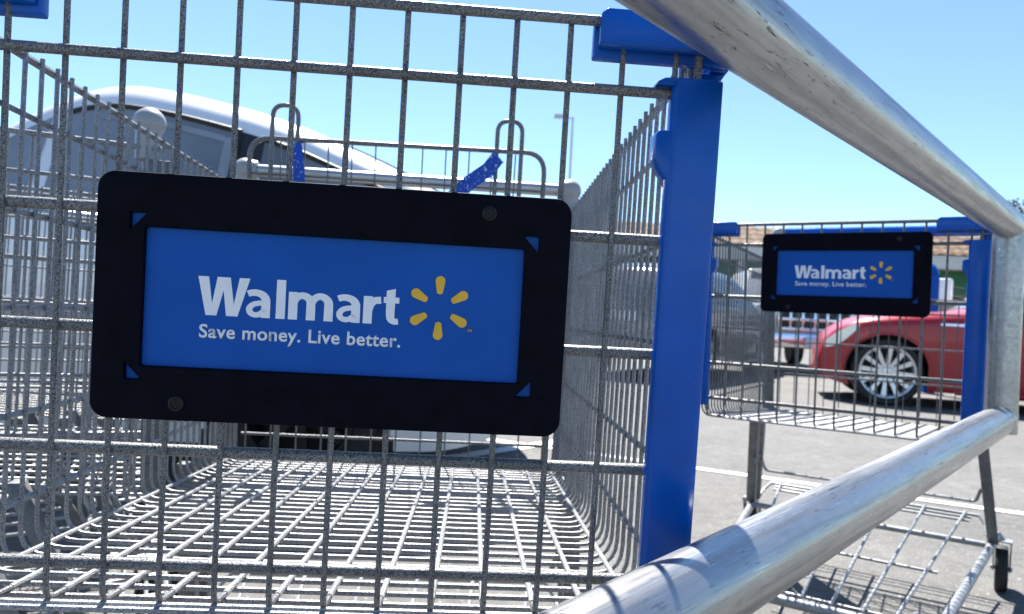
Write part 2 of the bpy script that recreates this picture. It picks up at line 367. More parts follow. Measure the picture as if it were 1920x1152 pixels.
def make_cart(name, rows=(0, -.047, -.150, -.232, -.316, -.397), hG=-.422, zA=.896, sign=(.0185, -.2092), zH=.917, handle='gtube', seat=True, wire='wire', loops=True, plate=True):
    root = empty(name); lean = .045; L = .83; cl, sl = math.cos(lean), math.sin(lean)
    W_ = M[wire]
    def front(x, h, off=0.0): return Vector((x*(1 + .022*h), -h*sl - off*cl, zA + h*cl - off*sl))
    zG = zA + hG*cl
    zfl = lambda y: zG - .064*y
    xt = lambda y: .2645 + .036*y          # side wall, top
    xb = lambda y: .256 + .026*y           # side wall, foot
    ztop = lambda y: .882 + (zA-.896)
    ks = range(-2, 12)
    # nose grid
    mb = MB()
    for k in ks:
        x = (k-4.5)*SP; p0 = front(x, .003, -.001); p1 = front(x, -.40, .001); p2 = front(x, hG, .001)
        p3 = Vector((p2.x*1.005, p2.y+.035, zfl(.055)))
        mb.tube(fillet([p0, p1, p2, p3], .012, 6), .00215, 8)
    for i, h in enumerate(rows):
        r = .0037 if i < 2 else .0042
        hw = .250 if i != 1 else .262
        a = .0035 if i < 2 else -.0045
        mb.tube([front(lerp(-hw, hw, t/12), h, a) for t in range(13)], r, 10)
    # corner wires that close the nose to the side walls
    for s in (-1, 1):
        mb.tube(fillet([front(s*.2635, .0), front(s*.2585, hG+.02)], .01), .003, 8)
        mb.tube(fillet([front(s*.245, 0, .0035), front(s*.2655, 0, .002), Vector((s*xt(.04), .04, ztop(.04)))], .02, 5), .0037, 8)
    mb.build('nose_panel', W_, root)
    # side walls
    ny = 31; ys = [.016 + .0262*j for j in range(ny)]
    for s in (-1, 1):
        mb = MB()
        for y in ys:
            zf = zfl(y) - .0035
            zt_ = ztop(y) + .004
            path = [Vector((s*(xt(y)-.0035), y, zt_)), Vector((s*xb(y), y, zf)), Vector((s*(xb(y)-.05), y, zf))]
            mb.tube(fillet(path, .03, 5), .002, 7)
        for d, r in ((0, .0036), (-.048, .0026), (-.13, .0026), (-.21, .0026), (-.30, .0026), (-.375, .003)):
            pts = []
            for j in range(9):
                y = .006 - d*.05 + (L-.02)*j/8; z = ztop(y) + d; t = (ztop(y)-z)/(ztop(y)-zfl(y)); pts.append((s*(lerp(xt(y), xb(y), t)+.002), y, z))
            mb.tube(pts, r, 8)
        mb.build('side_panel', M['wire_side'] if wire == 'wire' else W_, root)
    # floor grid
    mb = MB()
    for y in ys:
        zf = zfl(y) - .0035; w = xb(y) - .05
        mb.tube([(-w, y, zf), (w, y, zf)], .00235, 8)
    mb.tube([(-.247, .021, zG-.003), (.247, .021, zG-.003)], .0027, 8)
    for k in ks:
        x = (k-4.5)*SP*(1 + .022*hG); mb.tube([(x*1.004, .045, zfl(.045)+.0005), (x*1.11, L, zfl(L)+.0009)], .0024, 8)
    mb.build('floor_grid', M['wire_floor_lit'], root)
    # hinged rear gate
    mb = MB(); yg = .805
    for i in range(13):
        x = (i-6)*.043; mb.tube([(x, yg, .425), (x, yg-.03, .80)], .0016, 6)
    for z in (.43, .462, .56, .66, .76, .80): mb.tube([(-.265, yg-.03*(z-.425)/.375, z), (.265, yg-.03*(z-.425)/.375, z)], .0026, 7)
    mb.build('rear_gate', W_, root)
    # child seat back with its two hoops
    if seat:
        ox = -.014; mb = MB(); y0 = .72; zs = .957 + (zH-.917)*.8
        fr = [(ox-.242, y0+.05, .62), (ox-.242, y0, zs), (ox+.242, y0, zs+.006), (ox+.242, y0+.05, .62)]
        mb.tube(fillet(fr, .035, 6), .0042, 10)
        for i in range(11):
            x = ox + (i-5)*.0385; mb.tube([(x, y0+.002, zs+.001), (x, y0+.05, .62)], .0013, 6)
        for z in (.90, .80, .70, .63):
            mb.tube([(ox-.24, y0+(zs-z)*.148, z), (ox+.24, y0+(zs-z)*.148, z)], .002, 6)
        mb.tube([(ox-.24, y0+.05, .625), (ox-.24, y0-.13, .64), (ox+.24, y0-.13, .64), (ox+.24, y0+.05, .625)], .003, 8)
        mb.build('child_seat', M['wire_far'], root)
        if loops:
            for lx in (-.186, .181):
                mb = MB()
                mb.tube(fillet([(ox+lx-.0205, y0+.01, .78), (ox+lx-.0205, y0-.004, zs+.055), (ox+lx+.0205, y0-.004, zs+.055), (ox+lx+.0205, y0+.01, .78)], .0205, 8), .0038, 10)
                mb.build('seat_hoop', M['wire_far'], root)
            def strap(path, wv, w):
                mb = MB(); wv = Vector(wv).normalized()*w/2
                rows_ = []
                for p in path:
                    p = Vector(p); n_ = Vector((0, -1, 0))*.0007
                    rows_.append([p-wv+n_, p+wv+n_, p+wv-n_, p-wv-n_, p-wv+n_])
                mb.grid(rows_); mb.build('seat_belt', M['strap'], root)
            strap([(ox-.163, y0+.004, zs-.004), (ox-.166, y0-.008, zs-.006), (ox-.161, y0-.012, zs-.03), (ox-.154, y0-.02, zs-.07), (ox-.148, y0-.03, zs-.12)], (1, 0, .15), .018)
            strap([(ox+.166, y0+.006, zs-.004), (ox+.163, y0-.01, zs-.008), (ox+.148, y0-.014, zs-.03), (ox+.118, y0-.022, zs-.055), (ox+.085, y0-.03, zs-.09), (ox+.06, y0-.03, zs-.12)], (.72, 0, -.69), .024)
    # handle with round end caps
    yh = .80; mb = MB(); mb.tube([(-.27, yh, zH), (.27, yh, zH)], 0.011 if handle == 'gtube' else .016, 20)
    h = mb.build('handle', M[handle], root)
    for s in (-1, 1):
        mb = MB(); c = (s*.283, yh, zH); mb.sphere(c, .0205, 22, 14)
        mb.tube([(s*.284, yh, zH-.004), (s*.286, yh-.002, zH-.05)], [.0165, .0135], 16)
        mb.tube([(s*.283, yh, zH), (s*.262, yh, zH)], [.0205, .0165], 18)
        mb.build('end_cap', M['gplastic'], h)
    # rear uprights
    for s in (-1, 1):
        mb = MB()
        p = [(.70, .45), (.845, .41), (.85, .80), (.83, zH-.05), (.785, zH-.05), (.775, .86), (.70, .84)] if plate else [(.815, .43), (.845, .41), (.85, .80), (.83, zH-.05), (.795, zH-.05), (.80, .80)]
        xx = lambda y, z: s*(lerp(xb(y), xt(y), (z-.44)/.44)+.005)
        mb.prism(p, lambda y, z: (xx(y, z), y, z), lambda y, z: (xx(y, z)+s*.004, y, z))
        mb.build('rear_upright', M['plate'], root, bevel=.001)
    # blue corner guards
    for s in (-1, 1):
        mb = MB()
        mb.prism([(.190, -.0185), (.2885, -.0185), (.2885, .0065), (.194, .0065), (.190, .003)], lambda x, h_: front(s*x, h_, .0135), lambda x, h_: front(s*x, h_, .0005))
        mb.prism([(.1875, -.0245), (.2865, -.0245), (.2865, .005), (.1875, .005)], lambda x, h_: front(s*x, h_, .0001), lambda x, h_: front(s*x, h_, -.0105))
        mb.prism([(.012, -.0235), (.095, -.030), (.095, -.012), (.06, .0055), (.012, .0055)], lambda y, h_: (s*(.2755+.03*y), y, zA+h_), lambda y, h_: (s*(.289+.03*y), y, zA+h_))
        mb.prism([(.262, -.0248), (.2885, -.0248), (.283, -.0335), (.2735, -.046), (.268, -.0365)], lambda x, h_: front(s*x, h_, -.014), lambda x, h_: front(s*x, h_, -.04))
        mb.build('corner_cap', M['bplastic'], root, bevel=.0018, seg=3)
        mb = MB()
        # cross section of the hollow post: flat face, chamfered inner edge, rounded outer edge
        sec = [(.2465, -.0125), (.2725, -.0135), (.2785, -.011), (.2805, -.004), (.2812, .03), (.2775, .03), (.275, -.006), (.246, -.0065), (.2455, -.002), (.2428, -.002), (.2432, -.0085)]
        rows_ = []
        for h_ in (-.0372, -.0385, -.10, -.20, -.30, -.398, -.40):
            sh = .0008 if h_ in (-.0372, -.40) else 0
            rows_.append([front(s*(lerp(x, .262, sh*40)), h_, -y_-sh) for x, y_ in sec] )
        n = len(sec); vs = [p for r_ in rows_ for p in r_]
        fs = [(i*n+k, i*n+(k+1) % n, (i+1)*n+(k+1) % n, (i+1)*n+k) for i in range(len(rows_)-1) for k in range(n)]
        fs += [tuple(range(n)), tuple(range((len(rows_)-1)*n, len(rows_)*n))]
        mb.add(vs, fs)
        mb.prism([(.2455, -.037), (.2375, -.0378), (.2325, -.0405), (.2322, -.0425), (.238, -.0428), (.2455, -.0428)], lambda x, h_: front(s*x, h_, .0118), lambda x, h_: front(s*x, h_, -.008))
        mb.prism([(.2455, -.0735), (.236, -.0738), (.2338, -.0765), (.2338, -.094), (.2375, -.1005), (.2420, -.106), (.2455, -.112)], lambda x, h_: front(s*x, h_, .0105), lambda x, h_: front(s*x, h_, -.008))
        mb.build('post_guard', M['bplastic'], root, bevel=.0009, seg=2)
    # sign
    sx, sh_ = sign
    make_sign(root, lambda x, z, off: front(0, sh_+z, off) + Vector((sx+x, 0, 0)))
    # chassis, tray, legs and casters
    mb = MB(); z0 = .15
    path = [(.328, .86, z0), (.222, .02, z0-.015), (.20, -.02, z0-.015), (-.20, -.02, z0-.015), (-.222, .02, z0-.015), (-.328, .86, z0)]
    mb.tube(fillet(path, .03, 5), .011, 12)
    mb.tube([(-.30, .72, z0+.005), (.30, .72, z0+.005)], .008, 10)
    mb.build('chassis', M['chassis'], root)
    mb = MB()
    for q in (-.145, -.087, -.029, .029, .087, .145):
        mb.tube([(q, .02, .135), (q*1.74, .86, .208)], .0038, 8)
    for y, w, z, r in ((.015, .20, .131, .0045), (.05, .165, .133, .0035), (.355, .205, .158, .0035), (.80, .262, .198, .0035), (.835, .266, .201, .0035), (.865, .285, .204, .0045)):
        mb.tube([(-w, y, z-.004), (w, y, z-.004)], r, 8)
    for s in (-1, 1): mb.tube(fillet([(s*.285, .865, .20), (s*.302, .845, .18), (s*.306, .80, .162)], .015), .0045, 8)
    mb.build('lower_tray', M['chassis'], root)
    for s in (-1, 1):
        for dy in (0, .075):
            mb = MB(); a, b_ = Vector((s*.281, .60+dy, .45)), Vector((s*.318, .755+dy*.75, .155)); d = b_-a
            vs = []
            for t in (0, 1):
                c = a + d*t
                for ux, uy in ((-.013, -.011), (.013, -.011), (.013, .011), (-.013, .011)): vs.append(c + Vector((ux, uy, 0)))
            mb.add(vs, [(0,1,2,3),(7,6,5,4),(0,4,5,1),(1,5,6,2),(2,6,7,3),(3,7,4,0)])
            mb.build('leg', M['plate'], root, bevel=.001)
        mb = MB(); mb.box((s*.291, .70, .30), (.006, .09, .022)); mb.build('leg_brace', M['plate'], root, bevel=.001)
    mb = MB(); mb.tube(fillet([(-.285, .72, .30), (-.275, .735, .262), (.275, .735, .262), (.285, .72, .30)], .015), .0045, 8); mb.build('cross_bar', M['chassis'], root)
    for (x, y) in ((.342, .88), (-.342, .88), (.19, .03), (-.19, .03)):
        mb = MB(); mb.lathe([(.0, -.013), (.04, -.014), (.060, -.015), (.0625, -.011), (.0625, .011), (.060, .015), (.04, .014), (0, .013)], (x, y, .0625), 26, 'X')
        w = mb.build('caster', M['rubber'], root)
        mb = MB()
        for e in (-.02, .02):
            mb.prism([(y-.012, .055), (y+.012, .055), (y-.015, .145), (y-.05, .145)], lambda yy, zz: (x+e-.0015, yy, zz), lambda yy, zz: (x+e+.0015, yy, zz))
        mb.box((x, y-.032, .146), (.046, .042, .004)); mb.tube([(x, y-.032, .146), (x*.96, y-.032, .165)], .008, 10)
        mb.tube([(x-.026, y, .0625), (x+.026, y, .0625)], .006, 10)
        mb.build('fork', M['chassis'], w)
    return root

G = 'shopping carts in the cart corral'
c1 = make_cart('shopping_cart'); c1.location = (-.1395, .5098, 0); c1.rotation_euler = (0, 0, .0642)
tag(c1, 'wire shopping cart nearest the camera with the large blue sign on its nose', 'shopping cart', G)
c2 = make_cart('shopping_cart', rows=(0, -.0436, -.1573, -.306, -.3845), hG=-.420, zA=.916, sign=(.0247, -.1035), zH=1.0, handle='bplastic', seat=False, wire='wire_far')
c2.location = (.6473, 1.5323, 0); c2.rotation_euler = (0, 0, -.5596)
tag(c2, 'angled wire shopping cart with blue handle by the end post of the steel railing', 'shopping cart', G)
c3 = make_cart('shopping_cart', seat=False, plate=False); 
ya = R(-64); KX, KY = -.492, .985
ox_, oy_ = .283*math.cos(ya) - .80*math.sin(ya), .283*math.sin(ya) + .80*math.cos(ya)
c3.location = (KX-ox_, KY-oy_, 0); c3.rotation_euler = (0, 0, ya)
tag(c3, 'wire shopping cart left of the nearest cart, its round grey handle cap above the wires', 'shopping cart', G)
c4 = copy_tree(c3); c4.location = (KX-ox_-.285, KY-oy_+.58, 0); c4.rotation_euler = (0, 0, ya+.03)
tag(c4, 'wire shopping cart at the far left, glimpsed through the wires of two nearer carts', 'shopping cart', G)

# ------------------------------------------------------------------ corral rails (one welded steel loop)
k = .925
E0 = Vector((.934*k, 1.413*k, CAMH + .228*k)); d0 = Vector((-.6522, -.7576, -.021)).normalized(); dz = -.369*k; rp = .0275*k
rail = empty('corral_railing', (E0.x, E0.y, 0), math.atan2(d0.y, d0.x))
tag(rail, 'scuffed galvanised steel pipe railing crossing in front of the carts at right', 'railing')
Lr = 2.35; rz_ = d0.z/math.hypot(d0.x, d0.y)
def rl(s, z): return Vector((s, 0, z + rz_*s))
mb = MB(); mb.tube([rl(t, E0.z) for t in [-rp*1.02, -rp*.9, -.018, 0] + [Lr*i/30 for i in range(1, 31)]], [rp*.72, rp*.93, rp, rp] + [rp]*30, 40)
mb.tube([rl(t, E0.z) + Vector((0, -math.sin(1.1)*(rp-.0002), math.cos(1.1)*(rp-.0002))) for t in (.02, Lr-.02)], .0009, 8)
mb.build('upper_rail', M['pipe'], rail)
mb = MB(); mb.tube(fillet([rl(0, E0.z+dz-.0)+Vector((-.004, 0, .012)), rl(.0, E0.z+dz), rl(.5, E0.z+dz), rl(Lr, E0.z+dz)], .03, 6), rp, 40)
mb.tube([rl(.036, E0.z+dz), rl(.042, E0.z+dz)], rp*1.022, 40)
mb.tube([rl(t, E0.z+dz) + Vector((0, -math.sin(.75)*(rp-.0002), math.cos(.75)*(rp-.0002))) for t in (.05, Lr-.02)], .0009, 8)
mb.build('lower_rail', M['pipe'], rail)
# posts: the visible one between the rails, two behind the viewpoint that stand on the ground
mb = MB(); mb.tube([(0, 0, E0.z+dz-rp*.9), (0, 0, E0.z+dz+.1), (0, 0, E0.z-rp*.2)], rp*.985, 36); mb.build('end_post', M['pipe'], rail)
for s in (1.75, Lr):
    mb = MB(); mb.tube([(s, 0, 0), (s, 0, .3), (s, 0, E0.z + rz_*s)], rp*.985, 24); mb.lathe([(0, .008), (.07, .008), (.075, .004), (.075, 0)], (s, 0, 0), 20); mb.build('support_post', M['pipe'], rail)

# the opposite side of the corral, beyond the left carts
r2 = empty('corral_railing', (-1.28, 2.49, 0), math.atan2(d0.y, d0.x)); tag(r2, 'horizontal steel pipe railing behind the carts at the far left, lit from above', 'railing')
for nm, z in (('upper_rail', .93), ('lower_rail', .62)):
    mb = MB(); mb.tube([(t*.25, 0, z) for t in range(11)], .0235, 24); mb.build(nm, M['pipe'], r2)
for s in (.04, 2.4):
    mb = MB(); mb.tube([(s, 0, 0), (s, 0, .93)], .0225, 20); mb.build('support_post', M['pipe'], r2)

# ------------------------------------------------------------------ vehicles
def hwid(P, x, z):
    w = P['w'](x); zb, zbel, zr = P['zbot'](x), P['belt'](x), P['roof']
    if z <= zbel:
        s = max(0, (z-zb)/(zbel-zb)); return w*(1 - .07*(1-s)**2.2 - .025*s**3)
    u = (z-zbel)/(zr-zbel); return w*(.975 - P.get('tumble', .24)*u**1.15)
def make_car(name, P, paint, wheel_r, rim_r, spokes=10, rim='rim', glass='glass'):
    root = empty(name); L = P['L']; h = L/2; nx = P.get('nx', 110)
    xs = [h*(1 - 2*i/nx) for i in range(nx+1)]
    def section(x, sgn):
        zb, zt = P['zbot'](x), P['top'](x); r = min(.09, (zt-zb)*.3); pts = []
        for i in range(26):
            z = lerp(zb, zt-r, i/25); pts.append((x, sgn*hwid(P, x, z), z))
        he = hwid(P, x, zt-r); he2 = hwid(P, x, zt)
        rr = r*1.15
        for i in range(1, 7):
            a = PI/2*i/6; pts.append((x, sgn*(lerp(he, he2, math.sin(a)) - rr*(1-math.cos(a))), zt-r+r*math.sin(a)))
        ye = abs(pts[-1][1])
        for i in range(1, 7):
            t = i/6; pts.append((x, sgn*ye*(1-t), zt + P.get('crown', .035)*(1-(1-t)**2)))
        return pts
    wheels = P['wheels']; ra = wheel_r*1.13
    mb = MB()
    for sgn in (-1, 1):
        S = [section(x, sgn) for x in xs]; n = len(S[0]); base = len(mb.v); mb.v += [p for r in S for p in r]
        for i in range(nx):
            for kk in range(n-1):
                cx = (xs[i]+xs[i+1])/2; cz = (S[i][kk][2]+S[i][kk+1][2])/2
                if kk < 25 and any((cx-wx)**2 + (cz-wheel_r)**2 < ra*ra for wx in wheels): continue
                mb.f.append((base+i*n+kk, base+i*n+kk+1, base+(i+1)*n+kk+1, base+(i+1)*n+kk))
    n = len(S[0])
    half = (nx+1)*n
    for i in (0, nx):
        ring = [i*n+j for j in range(n)] + [half+i*n+j for j in range(n-2, -1, -1)]; mb.f.append(tuple(ring))
    body = mb.build('body', paint, root, angle=50)
    def side(x, z, sgn, off): return (x, sgn*(hwid(P, x, z)+off), z)
    for (x0, x1, lo, hi) in P['windows']:
        for sgn in (-1, 1):
            g = []
            for i in range(25):
                x = lerp(x0, x1, i/24); g.append([side(x, lerp(lo(x), hi(x), j/7), sgn, .004) for j in range(8)])
            mb = MB(); mb.grid(g); mb.build('side_window', M[glass], root)
    for nm, (x0, x1) in P['screens']:
        g = []
        for i in range(17):
            x = lerp(x0, x1, i/16); zt = P['top'](x); he = hwid(P, x, zt) - .13
            g.append([(x, he*t, zt + P.get('crown', .035)*(1-(abs(t)*he/(he+.05))**2) + .006) for t in [-1+j/6 for j in range(13)]])
        mb = MB(); mb.grid(g); mb.build(nm, M['glass'], root)
    for wx in wheels:
        for sgn in (-1, 1):
            yo = sgn*(hwid(P, wx, wheel_r)); mb = MB()
            arc = [R(-12+204*i/24) for i in range(25)]
            mb.tube([side(wx + (ra+.004)*math.cos(a), max(P['zbot'](wx)+.01, wheel_r + (ra+.004)*math.sin(a)), sgn, -.006) for a in arc], .016, 8)
            mb.build('arch_lip', paint, root)
            mb = MB(); mb.grid([[(wx + ra*1.02*math.cos(a), y, max(.12, wheel_r + ra*1.02*math.sin(a))) for a in arc] for y in (yo-sgn*.012, yo-sgn*.34)])
            mb.prism([(ra*1.02*math.cos(a), ra*1.02*math.sin(a)) for a in arc], lambda u, v: (wx+u, yo-sgn*.34, max(.12, wheel_r+v)), lambda u, v: (wx+u, yo-sgn*.345, max(.12, wheel_r+v)))
            mb.build('wheel_well', M['trim'], root)
            yc = yo - sgn*.125
            mb = MB(); wr = wheel_r
            mb.lathe([(rim_r, -.10), (wr*.94, -.105), (wr, -.08), (wr, .08), (wr*.94, .105), (rim_r, .10), (rim_r, -.10)], (wx, yc, wr), 48, 'Y')
            wob = mb.build('wheel', M['rubber'], root)
            mb = MB(); o = sgn
            mb.lathe([(rim_r*1.0, .108*o), (rim_r*.985, .114*o), (rim_r*.93, .110*o), (rim_r*.88, .07*o), (rim_r*.86, -.05*o)], (wx, yc, wr), 48, 'Y')
            mb.lathe([(.0, .092*o), (rim_r*.16, .090*o), (rim_r*.2, .075*o), (rim_r*.2, .03*o)], (wx, yc, wr), 24, 'Y')
            for q in range(spokes):
                a = 2*PI*q/spokes + .1; ca, sa = math.cos(a), math.sin(a)
                vs = []
                for rad, hw, yy, th in ((rim_r*.14, rim_r*.062, .078, .03), (rim_r*.90, rim_r*.085, .092, .03)):
                    for e in (-1, 1):
                        for d in (0, -th): vs.append((wx + rad*ca - e*hw*sa, yc + o*(yy+d), wr + rad*sa + e*hw*ca))
                mb.add(vs, [(0,1,3,2),(4,6,7,5),(0,4,5,1),(2,3,7,6),(0,2,6,4),(1,5,7,3)])
            mb.build('rim', M[rim], wob)
            mb = MB(); mb.lathe([(0, .0), (rim_r*.86, .0)], (wx, yc-o*.02, wr), 32, 'Y'); mb.build('brake_disc', M['darkmetal'], wob)
    return root, side
def smoothw(W, L, f=.5, pf=2.4, drop=.34):
    def w(x):
        d = L/2 - abs(x); return W/2*(1 - drop*max(0, 1-d/f)**pf)
    return w
# white hatchback, nose to the left, long sloping tail to the right
L = 4.3
HT = [(-2.15, .70), (-2.11, .90), (-2.02, 1.02), (-1.89, 1.10), (-1.577, 1.256), (-1.363, 1.346), (-1.19, 1.414), (-.958, 1.48), (-.56, 1.55), (-.38, 1.53), (-.22, 1.44), (.24, 1.08), (.7, 1.0), (1.4, .92), (1.9, .80), (2.15, .55)]
htop = lambda x: catmull(HT, x)
P = dict(L=L, roof=1.55, w=smoothw(1.74, L, .7), zbot=lambda x: .18 + .14*max(0, (abs(x)-1.75)/.45)**2, belt=lambda x: .99 - .01*x, top=htop,
         wheels=(1.33, -1.29), tumble=.26,
         windows=[(-.99, -.33, lambda x: 1.03, lambda x: htop(x)-.13), (-1.60, -1.075, lambda x: 1.04, lambda x: htop(x)-.115), (-.28, .12, lambda x: 1.02, lambda x: max(1.03, htop(x)-.115)), (-1.88, -1.66, lambda x: 1.0, lambda x: max(1.005, htop(x)-.085))],
         screens=[('windshield', (-.30, .18)), ('rear_screen', (-2.0, -1.25))])
hb, hside = make_car('hatchback_car', P, M['carwhite'], .31, .21, 7, 'darkmetal', 'paleglass')
hb.location = (-2.08, 3.52, -.012); hb.rotation_euler = (0, 0, R(182))
tag(hb, 'white hatchback car parked behind the nearest carts, long sloping tail to the right', 'car')
for sgn in (-1, 1):
    for x0, x1 in ((-1.075, -.99), (-1.66, -1.60)):
        g = [[hside(x, lerp(1.03, htop(x)-.12, j/6), sgn, .005) for j in range(7)] for x in (x0-.01, (x0+x1)/2, x1+.01)]
        mb = MB(); mb.grid(g); mb.build('window_pillar', M['trim'], hb)
    for x0, x1 in ((-.99, -.33), (-1.60, -1.075)):
        loop = [hside(lerp(x0, x1, i/12), htop(lerp(x0, x1, i/12))-.122, sgn, .006) for i in range(13)]
        mb = MB(); mb.tube(loop, .011, 8); mb.tube([hside(x0+.004, lerp(1.03, htop(x0)-.13, i/6), sgn, .006) for i in range(7)], .012, 8); mb.build('window_seal', M['trim'], hb)
    mb = MB(); g = [[hside(lerp(-.975, -.935, i/3), lerp(1.04, htop(-.96)-.155, j/6), sgn, .0065) for j in range(7)] for i in range(4)]; mb.grid(g)
    g = [[hside(lerp(-.935, -.45, i/10), htop(lerp(-.935, -.45, i/10))-lerp(.155, .18, j/2), sgn, .0065) for j in range(3)] for i in range(11)]; mb.grid(g); mb.build('window_edge_strip', M['edge_strip'], hb)  # pale strip along the rear and top edges of the front window
    mb = MB(); mb.sphere((-.02, sgn*.93, 1.06), .1, 16, 10, (.7, 1, .65)); mb.build('wing_mirror', M['carwhite'], hb)
    g = [[hside(lerp(-2.12, -1.95, i/6), lerp(.72, .93, j/4), sgn, .006) for j in range(5)] for i in range(7)]
    mb = MB(); mb.grid(g); mb.build('tail_light', M['lampred'], hb)
    g = [[hside(lerp(-.9, .9, i/10), lerp(.26, .31, j/2), sgn, .01) for j in range(3)] for i in range(11)]
    mb = MB(); mb.grid(g); mb.build('sill_trim', M['trim'], hb)
# red car, nose to the left
L = 4.65
P = dict(L=L, roof=1.40, w=smoothw(1.80, L, .75, 2.2, .40), zbot=lambda x: .17 + .10*max(0, (abs(x)-1.9)/.42)**2, belt=lambda x: .93 - .015*x,
         top=lambda x: catmull([(-2.325, .72), (-2.25, .98), (-1.7, 1.08), (-1.0, 1.30), (-.3, 1.395), (.15, 1.38), (.55, 1.22), (.92, 1.01), (1.25, .965), (1.66, .92), (1.93, .88), (2.145, .78), (2.275, .64), (2.325, .46)], x),
         wheels=(1.68, -1.25), tumble=.27,
         windows=[(-1.15, -.35, lambda x: .985, lambda x: min(1.30, 1.0+max(0, x+1.2)*.9)), (-.27, .66, lambda x: .975, lambda x: max(.975, min(1.30, 1.30-.52*max(0, x+.05)**1.3)))],
         screens=[('windshield', (.18, .90)), ('rear_screen', (-1.65, -.6))])
rc, rside = make_car('red_car', P, M['carred'], .345, .272, 12)
rc.location = (5.74, 7.95, 0); rc.rotation_euler = (0, 0, R(162))
tag(rc, 'glossy red car with large many-spoked silver wheels, seen through the angled cart', 'car')
for sgn in (-1, 1):
    g = []
    for i in range(15):
        x = lerp(1.96, 2.27, i/14); u = i/14; zt_ = lerp(.835, .63, u**1.4); hh = .02 + .115*math.sin(PI*min(1, .08+.78*u))
        g.append([rside(x, zt_ - hh*j/6, sgn, .006) for j in range(7)])
    mb = MB(); mb.grid(g); mb.build('headlight', M['lampclear'], rc)
    g = [[rside(lerp(.95, 1.22, i/8), lerp(.845, .868, j/2), sgn, .006) for j in range(3)] for i in range(9)]
    mb = MB(); mb.grid(g); mb.build('glint_strip', M['chrome'], rc)  # bright strip added to stand for a glint on the body side
    mb = MB(); mb.sphere((.60, sgn*.98, 1.0), .1, 16, 10, (.7, 1, .65)); mb.build('wing_mirror', M['carred'], rc)
    mb = MB(); mb.tube([rside(1.05-2.2*i/10, .185, sgn, -.01) for i in range(11)], .03, 10); mb.build('sill', M['carred'], rc)
# dark wagon seen from its rear corner
L = 4.5
P = dict(L=L, roof=1.50, w=smoothw(1.80, L, .5, 2.4, .2), zbot=lambda x: .22 + .1*max(0, (abs(x)-1.8)/.45)**2, belt=lambda x: .95,
         top=lambda x: catmull([(-2.25, .80), (-2.2, 1.05), (-1.95, 1.38), (-1.3, 1.49), (0, 1.50), (.45, 1.44), (1.15, 1.03), (1.7, .95), (2.1, .82), (2.25, .55)], x),
         wheels=(1.38, -1.35), tumble=.25,
         windows=[(-1.9, -1.1, lambda x: 1.02, lambda x: min(1.38, 1.05+max(0, x+1.95)*1.2)), (-1.04, -.1, lambda x: 1.01, lambda x: 1.39), (-.02, .88, lambda x: 1.0, lambda x: max(1.0, min(1.39, 1.39-.5*max(0, x-.2)**1.3)))],
         screens=[('rear_screen', (-2.17, -1.85)), ('windshield', (.5, 1.12))])
dw, dside = make_car('dark_wagon', P, M['cardark'], .335, .22, 5)
dw.location = (2.55, 11.2, 0); dw.rotation_euler = (0, 0, R(58))
tag(dw, 'dark grey wagon with red tail lights, parked beyond the blue corner post', 'car')
for sgn in (-1, 1):
    g = [[dside(lerp(-2.2, -1.92, i/6), lerp(.86, 1.04, j/4), sgn, .007) for j in range(5)] for i in range(7)]
    mb = MB(); mb.grid(g); mb.build('tail_light', M['lampred'], dw)
mb = MB(); mb.box((-2.25, 0, .80), (.02, .5, .12)); mb.build('number_plate', M['numplate'], dw, bevel=.004)
# white pickup truck facing the viewer
tk = empty('pickup_truck'); tk.location = (5.12, 12.6, 0); tk.rotation_euler = (0, 0, R(-6))
tag(tk, 'white pickup truck facing the camera behind the red car, chrome bumper and grille', 'truck')
def rounded(mb_pts, y0, y1, name, mt, par, bev=.03):
    mb = MB(); mb.prism(mb_pts, lambda x, z: (x, y0, z), lambda x, z: (x, y1, z)); return mb.build(name, mt, par, bevel=bev, seg=3)
bdy = MB()
bdy.prism([(-.99, .55), (.99, .55), (1.0, .9), (.97, 1.12), (.9, 1.19), (-.9, 1.19), (-.97, 1.12), (-1.0, .9)], lambda x, z: (x, .06+.03*x*x, z), lambda x, z: (x, 1.45, z+.03))
bdy.build('hood_body', M['truckwhite'], tk, bevel=.04, seg=3)
cab = MB(); cab.prism([(-.98, 1.12), (.98, 1.12), (.95, 1.25), (.78, 1.86), (.7, 1.92), (-.7, 1.92), (-.78, 1.86), (-.95, 1.25)], lambda x, z: (x, 1.35+max(0, z-1.2)*.75, z), lambda x, z: (x, 3.4, z)); cab.build('cab', M['truckwhite'], tk, bevel=.04, seg=3)
mb = MB(); mb.prism([(-.9, .5), (.9, .5), (.98, .6), (.98, 1.2), (-.98, 1.2), (-.98, .6)], lambda x, z: (x, 1.4, z), lambda x, z: (x, 5.6, z)); mb.build('bed', M['truckwhite'], tk, bevel=.03)
mb = MB(); mb.prism([(-.86, 1.24), (.86, 1.24), (.72, 1.82), (-.72, 1.82)], lambda x, z: (x, 1.335+(z-1.2)*.75, z), lambda x, z: (x, 1.36+(z-1.2)*.75, z)); mb.build('windshield', M['glass'], tk)
gr = MB(); gr.box((0, .035, .93), (1.12, .05, .36)); grl = gr.build('grille', M['trim'], tk, bevel=.01)
mb = MB()
for z in (1.10, .93, .765): mb.box((0, .0, z), (1.18, .045, .055))
for x in [-.585, -.4, -.2, 0, .2, .4, .585]: mb.box((x, .003, .93), (.045, .04, .33))
mb.build('grille_bars', M['chrome'], grl, bevel=.01)
for s in (-1, 1):
    mb = MB(); mb.prism([(s*.63, .80), (s*.95, .84), (s*.96, 1.08), (s*.63, 1.08)], lambda x, z: (x, .0+.03*x*x, z), lambda x, z: (x, .08, z)); mb.build('headlight', M['lampclear'], tk, bevel=.012)
